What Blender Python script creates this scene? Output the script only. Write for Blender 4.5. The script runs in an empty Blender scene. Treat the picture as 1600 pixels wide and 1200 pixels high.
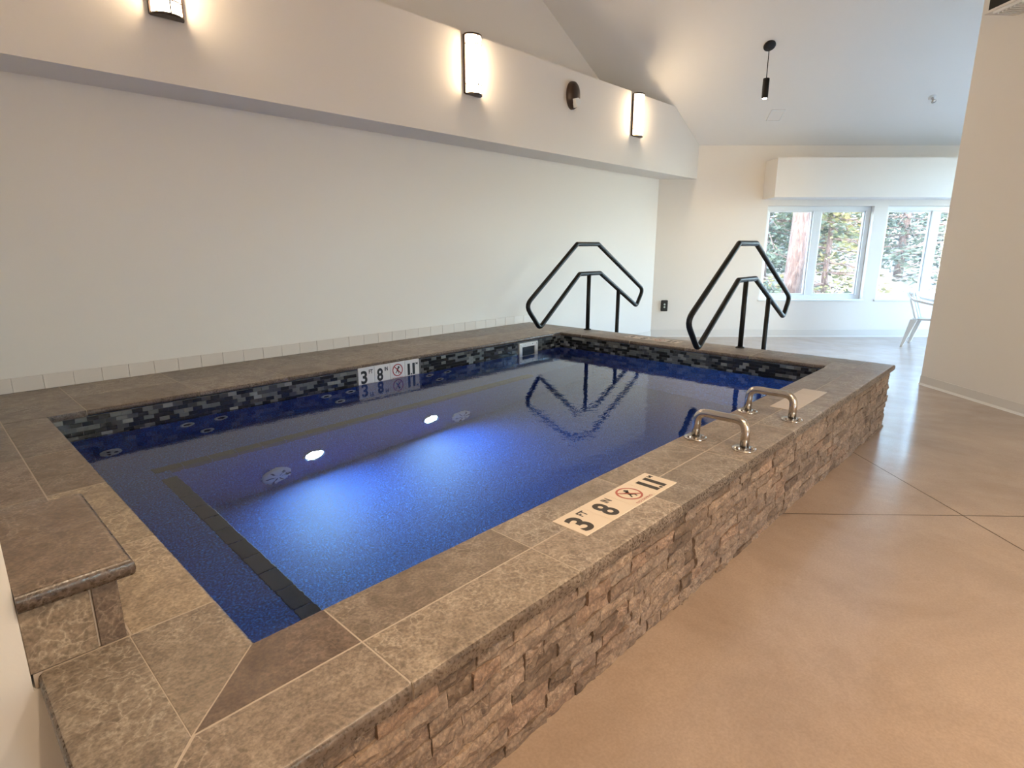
import bpy, bmesh, math, random
from mathutils import Vector, Matrix
random.seed(11)
S = bpy.context.scene
COL = S.collection

# ------------------------------------------------------------------ camera, world, sun, exposure
TH = math.radians(43.57)
PITCH = math.radians(13.4)
FW = Vector((math.cos(TH), math.sin(TH), 0)); RT = Vector((math.sin(TH), -math.cos(TH), 0)); UP = Vector((0, 0, 1))
CAMZ = 1.45
cam = bpy.data.cameras.new('camera'); cam.lens = 896 / 1600 * 36; cam.sensor_width = 36
cam.clip_start = 0.02; cam.clip_end = 300
camo = bpy.data.objects.new('camera', cam); COL.objects.link(camo)
cf = FW * math.cos(PITCH) - UP * math.sin(PITCH); cu_ = FW * math.sin(PITCH) + UP * math.cos(PITCH)
camo.matrix_world = Matrix(((RT.x, cu_.x, -cf.x, 0), (RT.y, cu_.y, -cf.y, 0), (RT.z, cu_.z, -cf.z, CAMZ), (0, 0, 0, 1)))
S.camera = camo

SKY_STRENGTH = 2.9
world = bpy.data.worlds.new('world'); S.world = world; world.use_nodes = True
wn = world.node_tree.nodes; wl = world.node_tree.links
wn.clear()
wo = wn.new('ShaderNodeOutputWorld'); wb = wn.new('ShaderNodeBackground'); ws = wn.new('ShaderNodeTexSky')
ws.sky_type = 'NISHITA'; ws.sun_disc = False; ws.sun_elevation = math.radians(34); ws.sun_rotation = math.radians(250); ws.dust_density = 1.3; ws.ozone_density = 1.3
wb.inputs['Strength'].default_value = SKY_STRENGTH
wl.new(ws.outputs[0], wb.inputs[0]); wl.new(wb.outputs[0], wo.inputs[0])

sun = bpy.data.lights.new('sun', 'SUN'); sun.energy = 2.6; sun.angle = math.radians(0.6); sun.color = (1.0, 0.86, 0.62)
suno = bpy.data.objects.new('sun', sun); COL.objects.link(suno)
sd = FW * 0.60 + RT * 0.63 - UP * 0.62          # sunlight comes over the roof and falls on the trees outside
suno.rotation_euler = sd.to_track_quat('-Z', 'Y').to_euler(); suno.location = (0, 0, 20)

S.view_settings.view_transform = 'Standard'; S.view_settings.look = 'None'
S.view_settings.gamma = 1.0; S.view_settings.use_curve_mapping = False
S.view_settings.exposure = 0.95
S.cycles.use_denoising = True
S.cycles.max_bounces = 9; S.cycles.diffuse_bounces = 4; S.cycles.glossy_bounces = 4
S.cycles.use_adaptive_sampling = True; S.cycles.adaptive_threshold = 0.06; S.cycles.adaptive_min_samples = 20
S.cycles.transmission_bounces = 8; S.cycles.transparent_max_bounces = 12
S.cycles.sample_clamp_indirect = 4.0; S.cycles.blur_glossy = 0.5

SCONCE_E = 32.0
FILL_PENDANT_W = 105.0
POOL_E = 480.0

# ------------------------------------------------------------------ helpers
def W(d, u, z):
    return FW * d + RT * u + UP * z

def link(name, me, parent=None, mat=None):
    o = bpy.data.objects.new(name, me); COL.objects.link(o)
    if parent is not None: o.parent = parent
    if mat is not None and not me.materials: me.materials.append(mat)
    return o

def mk(name, bm, mat, parent=None, smooth=False):
    bmesh.ops.recalc_face_normals(bm, faces=bm.faces)
    me = bpy.data.meshes.new(name); bm.to_mesh(me); bm.free()
    if smooth:
        for p in me.polygons: p.use_smooth = True
    me.materials.append(mat)
    return link(name, me, parent)

def empty(name, loc=(0, 0, 0), parent=None):
    o = bpy.data.objects.new(name, None); COL.objects.link(o); o.location = loc; o.empty_display_size = 0.1
    if parent is not None: o.parent = parent
    return o

def tag(o, label, cat, group=None):
    o['label'] = label; o['category'] = cat
    if group: o['group'] = group
    return o

def struct(o, label=None):
    o['kind'] = 'structure'
    if label: o['label'] = label
    return o

def hexa(bm, c):
    v = [bm.verts.new(p) for p in c]
    for f in ((0, 3, 2, 1), (4, 5, 6, 7), (0, 1, 5, 4), (1, 2, 6, 5), (2, 3, 7, 6), (3, 0, 4, 7)):
        bm.faces.new([v[i] for i in f])
    return v

def box(bm, x0, x1, y0, y1, z0, z1):
    return hexa(bm, [Vector(p) for p in ((x0, y0, z0), (x1, y0, z0), (x1, y1, z0), (x0, y1, z0), (x0, y0, z1), (x1, y0, z1), (x1, y1, z1), (x0, y1, z1))])

def obox(bm, d0, d1, u0, u1, z0, z1):
    return hexa(bm, [W(d0, u0, z0), W(d0, u1, z0), W(d1, u1, z0), W(d1, u0, z0), W(d0, u0, z1), W(d0, u1, z1), W(d1, u1, z1), W(d1, u0, z1)])

def bevel_all(bm, off, seg=2):
    bmesh.ops.bevel(bm, geom=list(bm.edges), offset=off, segments=seg, profile=0.5, affect='EDGES', clamp_overlap=True)

def prism(bm, poly, z0, z1):
    a = [bm.verts.new((p[0], p[1], z0)) for p in poly]; b = [bm.verts.new((p[0], p[1], z1)) for p in poly]
    n = len(poly)
    bm.faces.new(a[::-1]); bm.faces.new(b)
    for i in range(n): bm.faces.new((a[i], a[(i + 1) % n], b[(i + 1) % n], b[i]))
    return a, b

def fillet(pts, r, closed, seg=5):
    out = []; n = len(pts)
    for i, p in enumerate(pts):
        rr = r[i] if isinstance(r, (list, tuple)) else r
        if not closed and i in (0, n - 1): out.append(Vector(p)); continue
        p = Vector(p); a = Vector(pts[i - 1]); b = Vector(pts[(i + 1) % n])
        da = (a - p).normalized(); db = (b - p).normalized(); ang = da.angle(db)
        t = min(rr / math.tan(ang / 2), (a - p).length * 0.48, (b - p).length * 0.48)
        s, e = p + da * t, p + db * t
        for k in range(seg + 1):
            q = k / seg; out.append(s.lerp(p, q).lerp(p.lerp(e, q), q))
    return out

def tube(bm, pts, r, seg=12, closed=False, cap=True):
    n = len(pts); rings = []
    t0 = (pts[1] - pts[0]).normalized()
    ref = Vector((0, 0, 1)) if abs(t0.z) < 0.9 else Vector((1, 0, 0))
    nrm = (ref - t0 * ref.dot(t0)).normalized()
    for i in range(n):
        if closed: t = (pts[(i + 1) % n] - pts[i - 1]).normalized()
        elif i == 0: t = (pts[1] - pts[0]).normalized()
        elif i == n - 1: t = (pts[-1] - pts[-2]).normalized()
        else: t = (pts[i + 1] - pts[i - 1]).normalized()
        nrm = (nrm - t * nrm.dot(t)).normalized(); bn = t.cross(nrm)
        rad = r[i] if isinstance(r, (list, tuple)) else r
        rings.append([bm.verts.new(pts[i] + nrm * math.cos(2 * math.pi * k / seg) * rad + bn * math.sin(2 * math.pi * k / seg) * rad) for k in range(seg)])
    m = n if closed else n - 1
    for i in range(m):
        a, b = rings[i], rings[(i + 1) % n]
        for k in range(seg): bm.faces.new((a[k], a[(k + 1) % seg], b[(k + 1) % seg], b[k]))
    if cap and not closed:
        bm.faces.new(rings[0][::-1]); bm.faces.new(rings[-1])

def lathe(bm, prof, origin, axis=(0, 0, 1), seg=20):
    ax = Vector(axis).normalized(); ref = Vector((0, 0, 1)) if abs(ax.z) < 0.9 else Vector((1, 0, 0))
    e1 = (ref - ax * ref.dot(ax)).normalized(); e2 = ax.cross(e1); o = Vector(origin); rings = []
    for r, h in prof:
        if r < 1e-6: rings.append([bm.verts.new(o + ax * h)])
        else: rings.append([bm.verts.new(o + ax * h + (e1 * math.cos(2 * math.pi * k / seg) + e2 * math.sin(2 * math.pi * k / seg)) * r) for k in range(seg)])
    for a, b in zip(rings[:-1], rings[1:]):
        if len(a) == 1 and len(b) == 1: continue
        for k in range(seg):
            k2 = (k + 1) % seg
            if len(a) == 1: bm.faces.new((a[0], b[k2], b[k]))
            elif len(b) == 1: bm.faces.new((a[k], a[k2], b[0]))
            else: bm.faces.new((a[k], a[k2], b[k2], b[k]))

# ------------------------------------------------------------------ materials
def mat(name, col=(0.8, 0.8, 0.8), rough=0.5, metal=0.0, spec=0.5, emit=None, estr=0.0):
    m = bpy.data.materials.new(name); m.use_nodes = True
    b = m.node_tree.nodes['Principled BSDF']
    b.inputs['Base Color'].default_value = (*col, 1); b.inputs['Roughness'].default_value = rough
    b.inputs['Metallic'].default_value = metal; b.inputs['Specular IOR Level'].default_value = spec
    if emit: b.inputs['Emission Color'].default_value = (*emit, 1); b.inputs['Emission Strength'].default_value = estr
    return m

def nd(m, t, **kw):
    n = m.node_tree.nodes.new(t)
    for k, v in kw.items():
        if k in n.inputs: n.inputs[k].default_value = v
        else: setattr(n, k, v)
    return n

def lk(m, a, b): m.node_tree.links.new(a, b)

def ramp(m, fac, stops):
    r = nd(m, 'ShaderNodeValToRGB'); el = r.color_ramp.elements
    while len(el) < len(stops): el.new(0.5)
    for e, (p, c) in zip(el, stops): e.position = p; e.color = (*c, 1) if len(c) == 3 else c
    lk(m, fac, r.inputs[0]); return r.outputs[0]

def mixc(m, fac, a, b, mode='MIX'):
    n = nd(m, 'ShaderNodeMix', data_type='RGBA', blend_type=mode)
    for s, v in ((n.inputs[0], fac), (n.inputs[6], a), (n.inputs[7], b)):
        if hasattr(v, 'default_value') or hasattr(v, 'is_linked'): lk(m, v, s)
        elif isinstance(v, (int, float)): s.default_value = v
        else: s.default_value = (*v, 1)
    return n.outputs[2]

def bump(m, h, strength, dist=0.01):
    b = nd(m, 'ShaderNodeBump', Strength=strength, Distance=dist); lk(m, h, b.inputs['Height'])
    lk(m, b.outputs[0], m.node_tree.nodes['Principled BSDF'].inputs['Normal'])

def P(m): return m.node_tree.nodes['Principled BSDF']

def coords(m, rnd=True, scale=(1, 1, 1)):
    g = nd(m, 'ShaderNodeNewGeometry'); mp = nd(m, 'ShaderNodeMapping'); mp.inputs['Scale'].default_value = scale
    lk(m, g.outputs['Position'], mp.inputs[0])
    if rnd:
        oi = nd(m, 'ShaderNodeObjectInfo'); mul = nd(m, 'ShaderNodeVectorMath', operation='SCALE'); cmb = nd(m, 'ShaderNodeCombineXYZ')
        for i in range(3): lk(m, oi.outputs['Random'], cmb.inputs[i])
        lk(m, cmb.outputs[0], mul.inputs[0]); mul.inputs['Scale'].default_value = 37.0
        lk(m, mul.outputs[0], mp.inputs['Location'])
    return mp.outputs[0]

def paint(name, col, bs=0.12):
    m = mat(name, col, 0.62, spec=0.3); c = coords(m, False)
    n = nd(m, 'ShaderNodeTexNoise', Scale=55.0, Detail=4.0); lk(m, c, n.inputs[0])
    bump(m, n.outputs[0], bs, 0.004); return m

M_WALL = paint('wall_paint', (0.80, 0.765, 0.72))
M_CEIL = paint('ceiling_paint', (0.78, 0.77, 0.75))
M_BASE = mat('base_paint', (0.70, 0.67, 0.63), 0.45)
M_BASETILE = mat('base_tile_glaze', (0.70, 0.64, 0.59), 0.35)
M_WHITE = mat('white_vinyl', (0.82, 0.84, 0.84), 0.35)
M_PLASTIC = mat('white_plastic', (0.78, 0.78, 0.75), 0.4)
M_BLACK = mat('black_powder_coat', (0.008, 0.0075, 0.0075), 0.45, spec=0.3)
M_BRONZE = mat('dark_bronze', (0.05, 0.032, 0.025), 0.4, 0.4)
M_STEEL = mat('stainless_steel', (0.58, 0.54, 0.50), 0.2, 1.0)
M_GROUT = mat('grout', (0.52, 0.44, 0.36), 0.9)
M_GROUTD = mat('mosaic_grout', (0.13, 0.13, 0.13), 0.9)
M_INK = mat('black_ink', (0.012, 0.012, 0.013), 0.5)
M_INKD = mat('worn_black_ink', (0.05, 0.042, 0.036), 0.6)
M_RED = mat('red_ink', (0.36, 0.03, 0.03), 0.5)
M_REDD = mat('worn_red_ink', (0.45, 0.13, 0.10), 0.6)
M_TILEW = mat('white_ceramic', (0.72, 0.69, 0.66), 0.22)
M_TILEB = mat('beige_ceramic', (0.76, 0.64, 0.50), 0.45)
M_TILEP = mat('pale_ceramic', (0.60, 0.51, 0.42), 0.45)
M_GREYP = mat('grey_pool_plastic', (0.45, 0.52, 0.50), 0.4)
M_DARKP = mat('dark_opening', (0.02, 0.025, 0.03), 0.6)

def stone(name, dark, mid, light, vein, vs=21.0, rough=0.42, bs=0.12, vamt=0.7):
    m = mat(name, mid, rough, spec=0.45); c = coords(m)
    n1 = nd(m, 'ShaderNodeTexNoise', Scale=9.5, Detail=10.0, Roughness=0.74, Distortion=1.2); lk(m, c, n1.inputs[0])
    col = ramp(m, n1.outputs[0], [(0.30, dark), (0.48, mid), (0.70, light)])
    n2 = nd(m, 'ShaderNodeTexNoise', Scale=16.0, Detail=6.0); lk(m, c, n2.inputs[0])
    vadd = nd(m, 'ShaderNodeVectorMath', operation='MULTIPLY_ADD'); lk(m, n2.outputs[1], vadd.inputs[0]); vadd.inputs[1].default_value = (0.14, 0.14, 0.14); lk(m, c, vadd.inputs[2])
    vo = nd(m, 'ShaderNodeTexVoronoi', feature='DISTANCE_TO_EDGE', Scale=vs); lk(m, vadd.outputs[0], vo.inputs[0])
    vm = ramp(m, vo.outputs[0], [(0.0, (1, 1, 1)), (0.05, (0.25,) * 3), (0.13, (0, 0, 0))])
    n3 = nd(m, 'ShaderNodeTexNoise', Scale=4.0, Detail=3.0); lk(m, c, n3.inputs[0])
    msk = ramp(m, n3.outputs[0], [(0.40, (0, 0, 0)), (0.62, (vamt,) * 3)])
    f = mixc(m, 1.0, vm, msk, 'MULTIPLY')
    col = mixc(m, f, col, vein)
    n4 = nd(m, 'ShaderNodeTexNoise', Scale=120.0, Detail=4.0); lk(m, c, n4.inputs[0])
    sp = ramp(m, n4.outputs[0], [(0.3, (0.62,) * 3), (0.7, (1.28,) * 3)])
    col = mixc(m, 1.0, col, sp, 'MULTIPLY')
    oi = nd(m, 'ShaderNodeObjectInfo'); col = mixc(m, 1.0, col, oi.outputs['Color'], 'MULTIPLY')
    lk(m, col, P(m).inputs['Base Color'])
    rr = ramp(m, n4.outputs[0], [(0.3, (rough - 0.08,) * 3), (0.7, (rough + 0.14,) * 3)]); lk(m, rr, P(m).inputs['Roughness'])
    hb = mixc(m, 0.6, n1.outputs[0], n4.outputs[0]); bump(m, hb, bs, 0.006)
    return m

M_STONE = stone('tumbled_marble', (0.155, 0.122, 0.096), (0.25, 0.203, 0.163), (0.37, 0.312, 0.255), (0.50, 0.44, 0.37))
M_EDGE_STONE = stone('dark_marble_edge', (0.060, 0.043, 0.033), (0.112, 0.083, 0.064), (0.19, 0.148, 0.117), (0.30, 0.25, 0.205), 30.0, 0.28, 0.06)  # darker, smoother stone for the nosing faces
M_LEDGE = stone('split_face_marble', (0.085, 0.056, 0.040), (0.19, 0.133, 0.096), (0.31, 0.228, 0.168), (0.39, 0.30, 0.23), 24.0, 0.7, 0.8)

def concrete():
    m = mat('stained_concrete', (0.5, 0.4, 0.3), 0.35, spec=0.5); c = coords(m, False)
    n1 = nd(m, 'ShaderNodeTexNoise', Scale=1.5, Detail=9.0, Roughness=0.66, Distortion=0.5); lk(m, c, n1.inputs[0])
    col = ramp(m, n1.outputs[0], [(0.32, (0.335, 0.240, 0.175)), (0.5, (0.395, 0.290, 0.215)), (0.68, (0.46, 0.345, 0.260))])
    n2 = nd(m, 'ShaderNodeTexNoise', Scale=120.0, Detail=3.0); lk(m, c, n2.inputs[0])
    col = mixc(m, 1.0, col, ramp(m, n2.outputs[0], [(0.3, (0.90,) * 3), (0.7, (1.07,) * 3)]), 'MULTIPLY')
    P(m).inputs['Coat Weight'].default_value = 0.8; P(m).inputs['Coat Roughness'].default_value = 0.18
    lk(m, col, P(m).inputs['Base Color'])
    cs = nd(m, 'ShaderNodeMapping'); cs.inputs['Rotation'].default_value = (0, 0, TH); cs.inputs['Scale'].default_value = (3.2, 1.6, 2); lk(m, c, cs.inputs[0])
    n3 = nd(m, 'ShaderNodeTexNoise', Scale=2.2, Detail=6.0, Distortion=0.6); lk(m, cs.outputs[0], n3.inputs[0])
    lk(m, ramp(m, n3.outputs[0], [(0.30, (0.33,) * 3), (0.70, (0.46,) * 3)]), P(m).inputs['Roughness'])
    bump(m, mixc(m, 0.5, n3.outputs[0], n2.outputs[0]), 0.05, 0.006)
    return m
M_CONC = concrete()
M_JOINT = mat('joint_filler', (0.10, 0.075, 0.055), 0.9)

def plaster():
    m = mat('blue_pool_plaster', (0.02, 0.1, 0.5), 0.6); c = coords(m, False)
    n = nd(m, 'ShaderNodeTexNoise', Scale=110.0, Detail=2.0); lk(m, c, n.inputs[0])
    lk(m, ramp(m, n.outputs[0], [(0.34, (0.0015, 0.010, 0.07)), (0.52, (0.004, 0.038, 0.23)), (0.70, (0.022, 0.17, 0.60))]), P(m).inputs['Base Color'])
    return m
M_PLASTER = plaster()
M_EDGE = mat('dark_bench_edge_tile', (0.014, 0.018, 0.026), 0.5)
MOS = [mat('mosaic_black', (0.012, 0.012, 0.014), 0.18), mat('mosaic_charcoal', (0.05, 0.052, 0.055), 0.2),
       mat('mosaic_grey', (0.105, 0.11, 0.105), 0.3), mat('mosaic_pale', (0.20, 0.21, 0.20), 0.3)]

def water():
    m = bpy.data.materials.new('water'); m.use_nodes = True; nt = m.node_tree; nt.nodes.clear()
    o = nt.nodes.new('ShaderNodeOutputMaterial'); g = nt.nodes.new('ShaderNodeBsdfGlass')
    g.inputs['IOR'].default_value = 1.333; g.inputs['Roughness'].default_value = 0.0; g.inputs['Color'].default_value = (1, 1, 1, 1)
    c = coords(m, False)
    n = nd(m, 'ShaderNodeTexNoise', Scale=13.0, Detail=3.0, Roughness=0.55, Distortion=0.4); lk(m, c, n.inputs[0])
    b = nd(m, 'ShaderNodeBump', Strength=0.075, Distance=0.012); lk(m, n.outputs[0], b.inputs['Height']); lk(m, b.outputs[0], g.inputs['Normal'])
    lk(m, g.outputs[0], o.inputs[0]); return m
M_WATER = water()

def glass_thin():
    m = bpy.data.materials.new('window_glass'); m.use_nodes = True; nt = m.node_tree; nt.nodes.clear()
    o = nt.nodes.new('ShaderNodeOutputMaterial'); mx = nt.nodes.new('ShaderNodeMixShader'); t = nt.nodes.new('ShaderNodeBsdfTransparent'); g = nt.nodes.new('ShaderNodeBsdfGlossy')
    g.inputs['Roughness'].default_value = 0.0; t.inputs[0].default_value = (0.93, 0.97, 0.97, 1)
    mx.inputs[0].default_value = 0.06
    lk(m, t.outputs[0], mx.inputs[1]); lk(m, g.outputs[0], mx.inputs[2]); lk(m, mx.outputs[0], o.inputs[0]); return m
M_GLASS = glass_thin()

M_SCONCE = mat('lit_sconce_diffuser', (0.9, 0.85, 0.78), 0.5, emit=(1.0, 0.74, 0.47), estr=SCONCE_E)
M_LAMP = mat('lit_pendant_lens', (0.9, 0.9, 0.9), 0.4, emit=(1.0, 0.80, 0.58), estr=12.0)
M_POOLLAMP = mat('lit_pool_lens', (0.9, 0.9, 0.9), 0.4, emit=(0.40, 0.74, 1.0), estr=POOL_E)

# ------------------------------------------------------------------ room shell
ZC, XN, XF, YR, YL = 0.524, 0.445, 5.014, 1.286, 4.02       # coping height and the pool opening
XO0, XO1, YO0, YO1 = 0.062, 5.45, 0.889, 4.87                # outer coping edge
ZW = 0.365                                                    # water level
def zf(x): return 0.0978 - 0.018 * x if x < 5.43 else 0.0

def clip(poly, n, c, keep_ge):
    out = []; k = len(poly)
    for i in range(k):
        a, b = poly[i], poly[(i + 1) % k]; da = a[0] * n[0] + a[1] * n[1] - c; db = b[0] * n[0] + b[1] * n[1] - c
        if not keep_ge: da, db = -da, -db
        if da >= 0: out.append(a)
        if (da >= 0) != (db >= 0):
            t = da / (da - db); out.append((a[0] + (b[0] - a[0]) * t, a[1] + (b[1] - a[1]) * t))
    return out

rects = [(-4, 5.43, -5, 0.93), (5.43, 16, -5, 0.93), (5.43, 16, 0.93, 9), (-4, 0.09, 0.93, 9)]
jd = [-20, -0.2, 2.87, 6.48, 9.9]; ju = [-20, -2.6, 2.455, 7.5, 20]
floor = struct(empty('floor'), 'tan sealed concrete floor around the raised pool')
G = 0.003
for i in range(len(jd) - 1):
    for j in range(len(ju) - 1):
        bm = bmesh.new(); got = False
        for x0, x1, y0, y1 in rects:
            p = [(x0, y0), (x1, y0), (x1, y1), (x0, y1)]
            for n, c, k in ((FW, jd[i] + G, True), (FW, jd[i + 1] - G, False), (RT, ju[j] + G, True), (RT, ju[j + 1] - G, False)):
                if p: p = clip(p, n, c, k)
            if len(p) >= 3:
                east = x0 > 5
                vt = [bm.verts.new((q[0], q[1], 0.0 if east else 0.0978 - 0.018 * q[0])) for q in p]
                bm.faces.new(vt); got = True
        if got: mk('concrete_slab', bm, M_CONC, floor)
        else: bm.free()
bm = bmesh.new()
for x0, x1, y0, y1 in rects:
    e = x0 > 5
    bm.faces.new([bm.verts.new((x, y, (0.0 if e else 0.0978 - 0.018 * x) - 0.006)) for x, y in ((x0, y0), (x1, y0), (x1, y1), (x0, y1))])
mk('joint_filler', bm, M_JOINT, floor)

# left wall, set back above the bulkhead
bm = bmesh.new(); box(bm, -4.2, 8.75, 4.87, 5.25, -0.3, 2.6); box(bm, -4.2, 8.75, 5.03, 5.25, 2.6, 5.0)
struct(mk('wall_left', bm, M_WALL), 'long off-white painted wall behind the pool')
# boxed bulkhead along the left wall, its far end cut by the sloping ceiling
SL = 0.728
def zc(d): return 2.985 + (9.49 - d) * SL
YB = 4.44
bm = bmesh.new()
xt = 8.06; zt = 3.41
x_end = (9.49 - YB * FW.y) / FW.x
prof = [(-4.2, 2.49), (x_end, 2.49), (x_end, zc(9.49)), (xt, zt), (-4.2, zt)]
a = [bm.verts.new((x, YB, z)) for x, z in prof]; b = [bm.verts.new((x, 5.1, z)) for x, z in prof]
bm.faces.new(a); bm.faces.new(b[::-1])
for k in range(5): bm.faces.new((a[k], a[(k + 1) % 5], b[(k + 1) % 5], b[k]))
struct(mk('wall_bulkhead', bm, M_WALL), 'boxed off-white bulkhead carrying the wall sconces')

# window wall
OPEN = [(4.055, 5.75), (5.964, 7.66)]
WZ0, WZ1 = 0.615, 2.09
bm = bmesh.new()
obox(bm, 9.49, 9.72, 1.9, 8.2, -0.3, WZ0); obox(bm, 9.49, 9.72, 1.9, 8.2, WZ1, 3.15)
us = [1.9] + [v for o in OPEN for v in o] + [8.2]
for k in range(0, len(us), 2): obox(bm, 9.49, 9.72, us[k], us[k + 1], WZ0, WZ1)
struct(mk('wall_far', bm, M_WALL), 'off-white wall with the windows at the far end')
# boxed header over the windows
bm = bmesh.new(); obox(bm, 9.07, 9.5, 3.96, 8.05, 2.185, 2.75)
struct(mk('trim_1', bm, M_WALL), 'white boxed header above the windows')

def window(n, u0, u1, label):
    w = struct(empty('window_%d' % n, W(9.6, (u0 + u1) / 2, WZ0)), label)
    w.rotation_euler = (0, 0, TH - math.pi / 2)
    inv = w.matrix_basis.inverted()
    def add(name, boxes, m, bev=0.004):
        bm = bmesh.new()
        for b_ in boxes: obox(bm, *b_)
        if bev: bevel_all(bm, bev, 1)
        bm.transform(inv); return mk(name, bm, m, w)
    f = 0.07; um = (u0 + u1) / 2 + 0.0
    m0, m1 = um - 0.065, um + 0.065
    add('window_frame', [(9.58, 9.66, u0, u1, WZ0, WZ0 + f), (9.58, 9.66, u0, u1, WZ1 - f, WZ1), (9.58, 9.66, u0, u0 + f, WZ0 + f, WZ1 - f), (9.58, 9.66, u1 - f, u1, WZ0 + f, WZ1 - f)], M_WHITE)
    add('mullion', [(9.575, 9.66, m0, m1, WZ0 + f, WZ1 - f)], M_WHITE)
    for a0, a1 in ((u0 + f, m0), (m1, u1 - f)):
        g = 0.022
        add('sash', [(9.6, 9.64, a0, a1, WZ0 + f, WZ0 + f + g), (9.6, 9.64, a0, a1, WZ1 - f - g, WZ1 - f), (9.6, 9.64, a0, a0 + g, WZ0 + f + g, WZ1 - f - g), (9.6, 9.64, a1 - g, a1, WZ0 + f + g, WZ1 - f - g)], M_WHITE, 0.002)
        add('pane', [(9.618, 9.622, a0 + g, a1 - g, WZ0 + f + g, WZ1 - f - g)], M_GLASS, 0)
    add('window_sill', [(9.475, 9.58, u0 - 0.02, u1 + 0.02, WZ0 - 0.025, WZ0 + 0.004)], M_WHITE)
window(1, *OPEN[0], 'white two-sash window beside the far rail, red trunk outside')
window(2, *OPEN[1], 'white two-sash window partly hidden behind the right-hand wall')

# ceiling: slope over the window side, level above the rest
bm = bmesh.new()
dk = 9.49 - (4.75 - 2.985) / SL
for d0, d1, z0, z1 in ((dk, 9.9, 4.75, zc(9.9)), (-8, dk, 4.75, 4.75)):
    hexa(bm, [W(d0, -9, z0), W(d0, 9.6, z0), W(d1, 9.6, z1), W(d1, -9, z1), W(d0, -9, z0 + 0.15), W(d0, 9.6, z0 + 0.15), W(d1, 9.6, z1 + 0.15), W(d1, -9, z1 + 0.15)])
struct(mk('ceiling', bm, M_CEIL), 'sloping white plaster ceiling')

# right-hand wall block (its end faces the windows)
R0 = (6.085, 4.447); R1 = (-3.2, 5.03)
bm = bmesh.new()
hexa(bm, [W(R0[0], R0[1], -0.3), W(R0[0], 9.6, -0.3), W(R1[0], 9.6, -0.3), W(R1[0], R1[1], -0.3), W(R0[0], R0[1], 5.0), W(R0[0], 9.6, 5.0), W(R1[0], 9.6, 5.0), W(R1[0], R1[1], 5.0)])
struct(mk('wall_right', bm, M_WALL), 'off-white wall corner at the right side')
bm = bmesh.new(); obox(bm, 5.9, 6.4, 8.0, 8.25, -0.3, 5.0); obox(bm, 9.2, 9.9, 8.0, 8.25, -0.3, 5.0); obox(bm, 6.4, 9.2, 8.0, 8.25, 3.0, 5.0); obox(bm, 6.4, 9.2, 8.0, 8.25, -0.3, 0.1); struct(mk('wall_side', bm, M_WALL))
wd = struct(empty('window_3', W(7.8, 8.12, 0.1)), 'wide glazed doors added for daylight, out of sight beyond the right-hand wall')  # unseen glazing added to bring more daylight into the far room
for nm_, bx_, m_ in (('window_frame', [(6.4, 9.2, 8.08, 8.16, 0.1, 0.18), (6.4, 9.2, 8.08, 8.16, 2.92, 3.0), (6.4, 6.48, 8.08, 8.16, 0.18, 2.92), (9.12, 9.2, 8.08, 8.16, 0.18, 2.92), (7.76, 7.84, 8.08, 8.16, 0.18, 2.92)], M_WHITE), ('pane', [(6.48, 7.76, 8.115, 8.12, 0.18, 2.92)], M_GLASS), ('pane', [(7.84, 9.12, 8.115, 8.12, 0.18, 2.92)], M_GLASS)):
    bm = bmesh.new()
    for q in bx_: obox(bm, *q)
    bm.transform(Matrix.Translation(-wd.location)); mk(nm_, bm, m_, wd)
def portal(loc, nrm, w, h):
    l = bpy.data.lights.new('portal', 'AREA'); l.shape = 'RECTANGLE'; l.size = w; l.size_y = h; l.cycles.is_portal = True
    o = bpy.data.objects.new('portal', l); COL.objects.link(o); o.location = loc
    o.rotation_euler = nrm.to_track_quat('-Z', 'Z').to_euler()
for u0, u1 in OPEN: portal(W(9.7, (u0 + u1) / 2, (WZ0 + WZ1) / 2), -FW, u1 - u0, WZ1 - WZ0)
portal(W(7.8, 8.2, 1.55), -RT, 2.8, 2.9)
# near end wall of the pool, and the walls behind the camera
bm = bmesh.new(); box(bm, -0.45, 0.0515, 1.523, 4.95, -0.3, 4.85); box(bm, 0.0515, 0.0995, 1.523, 4.86, -0.3, ZC - 0.038); struct(mk('wall_near', bm, M_WALL), 'cream wall end next to the stone ledge at the near pool corner')
bm = bmesh.new(); box(bm, -0.55, -0.30, -4.2, 0.55, -0.3, 4.85); struct(mk('wall_light_blocker', bm, M_WALL), 'added wall just left of the viewer, shading the near wall end, outside the picture')  # added blocker, never in view, keeps rear daylight off the near wall end
bm = bmesh.new(); box(bm, -3.2, -3.0, -4.2, 5.0, -0.3, 4.85); struct(mk('wall_back', bm, M_WALL))
RW = [(0.5, 2.55)]; RZ0, RZ1 = 0.5, 2.4       # low unseen window added behind the viewer to brighten the long wall
bm = bmesh.new(); box(bm, -3.2, 5.0, -4.4, -4.2, -0.3, RZ0); box(bm, -3.2, 5.0, -4.4, -4.2, RZ1, 4.85)
ex = [-3.2] + [v for o in RW for v in o] + [5.0]
for k in range(0, len(ex), 2): box(bm, ex[k], ex[k + 1], -4.4, -4.2, RZ0, RZ1)
struct(mk('wall_rear', bm, M_WALL))
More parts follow.
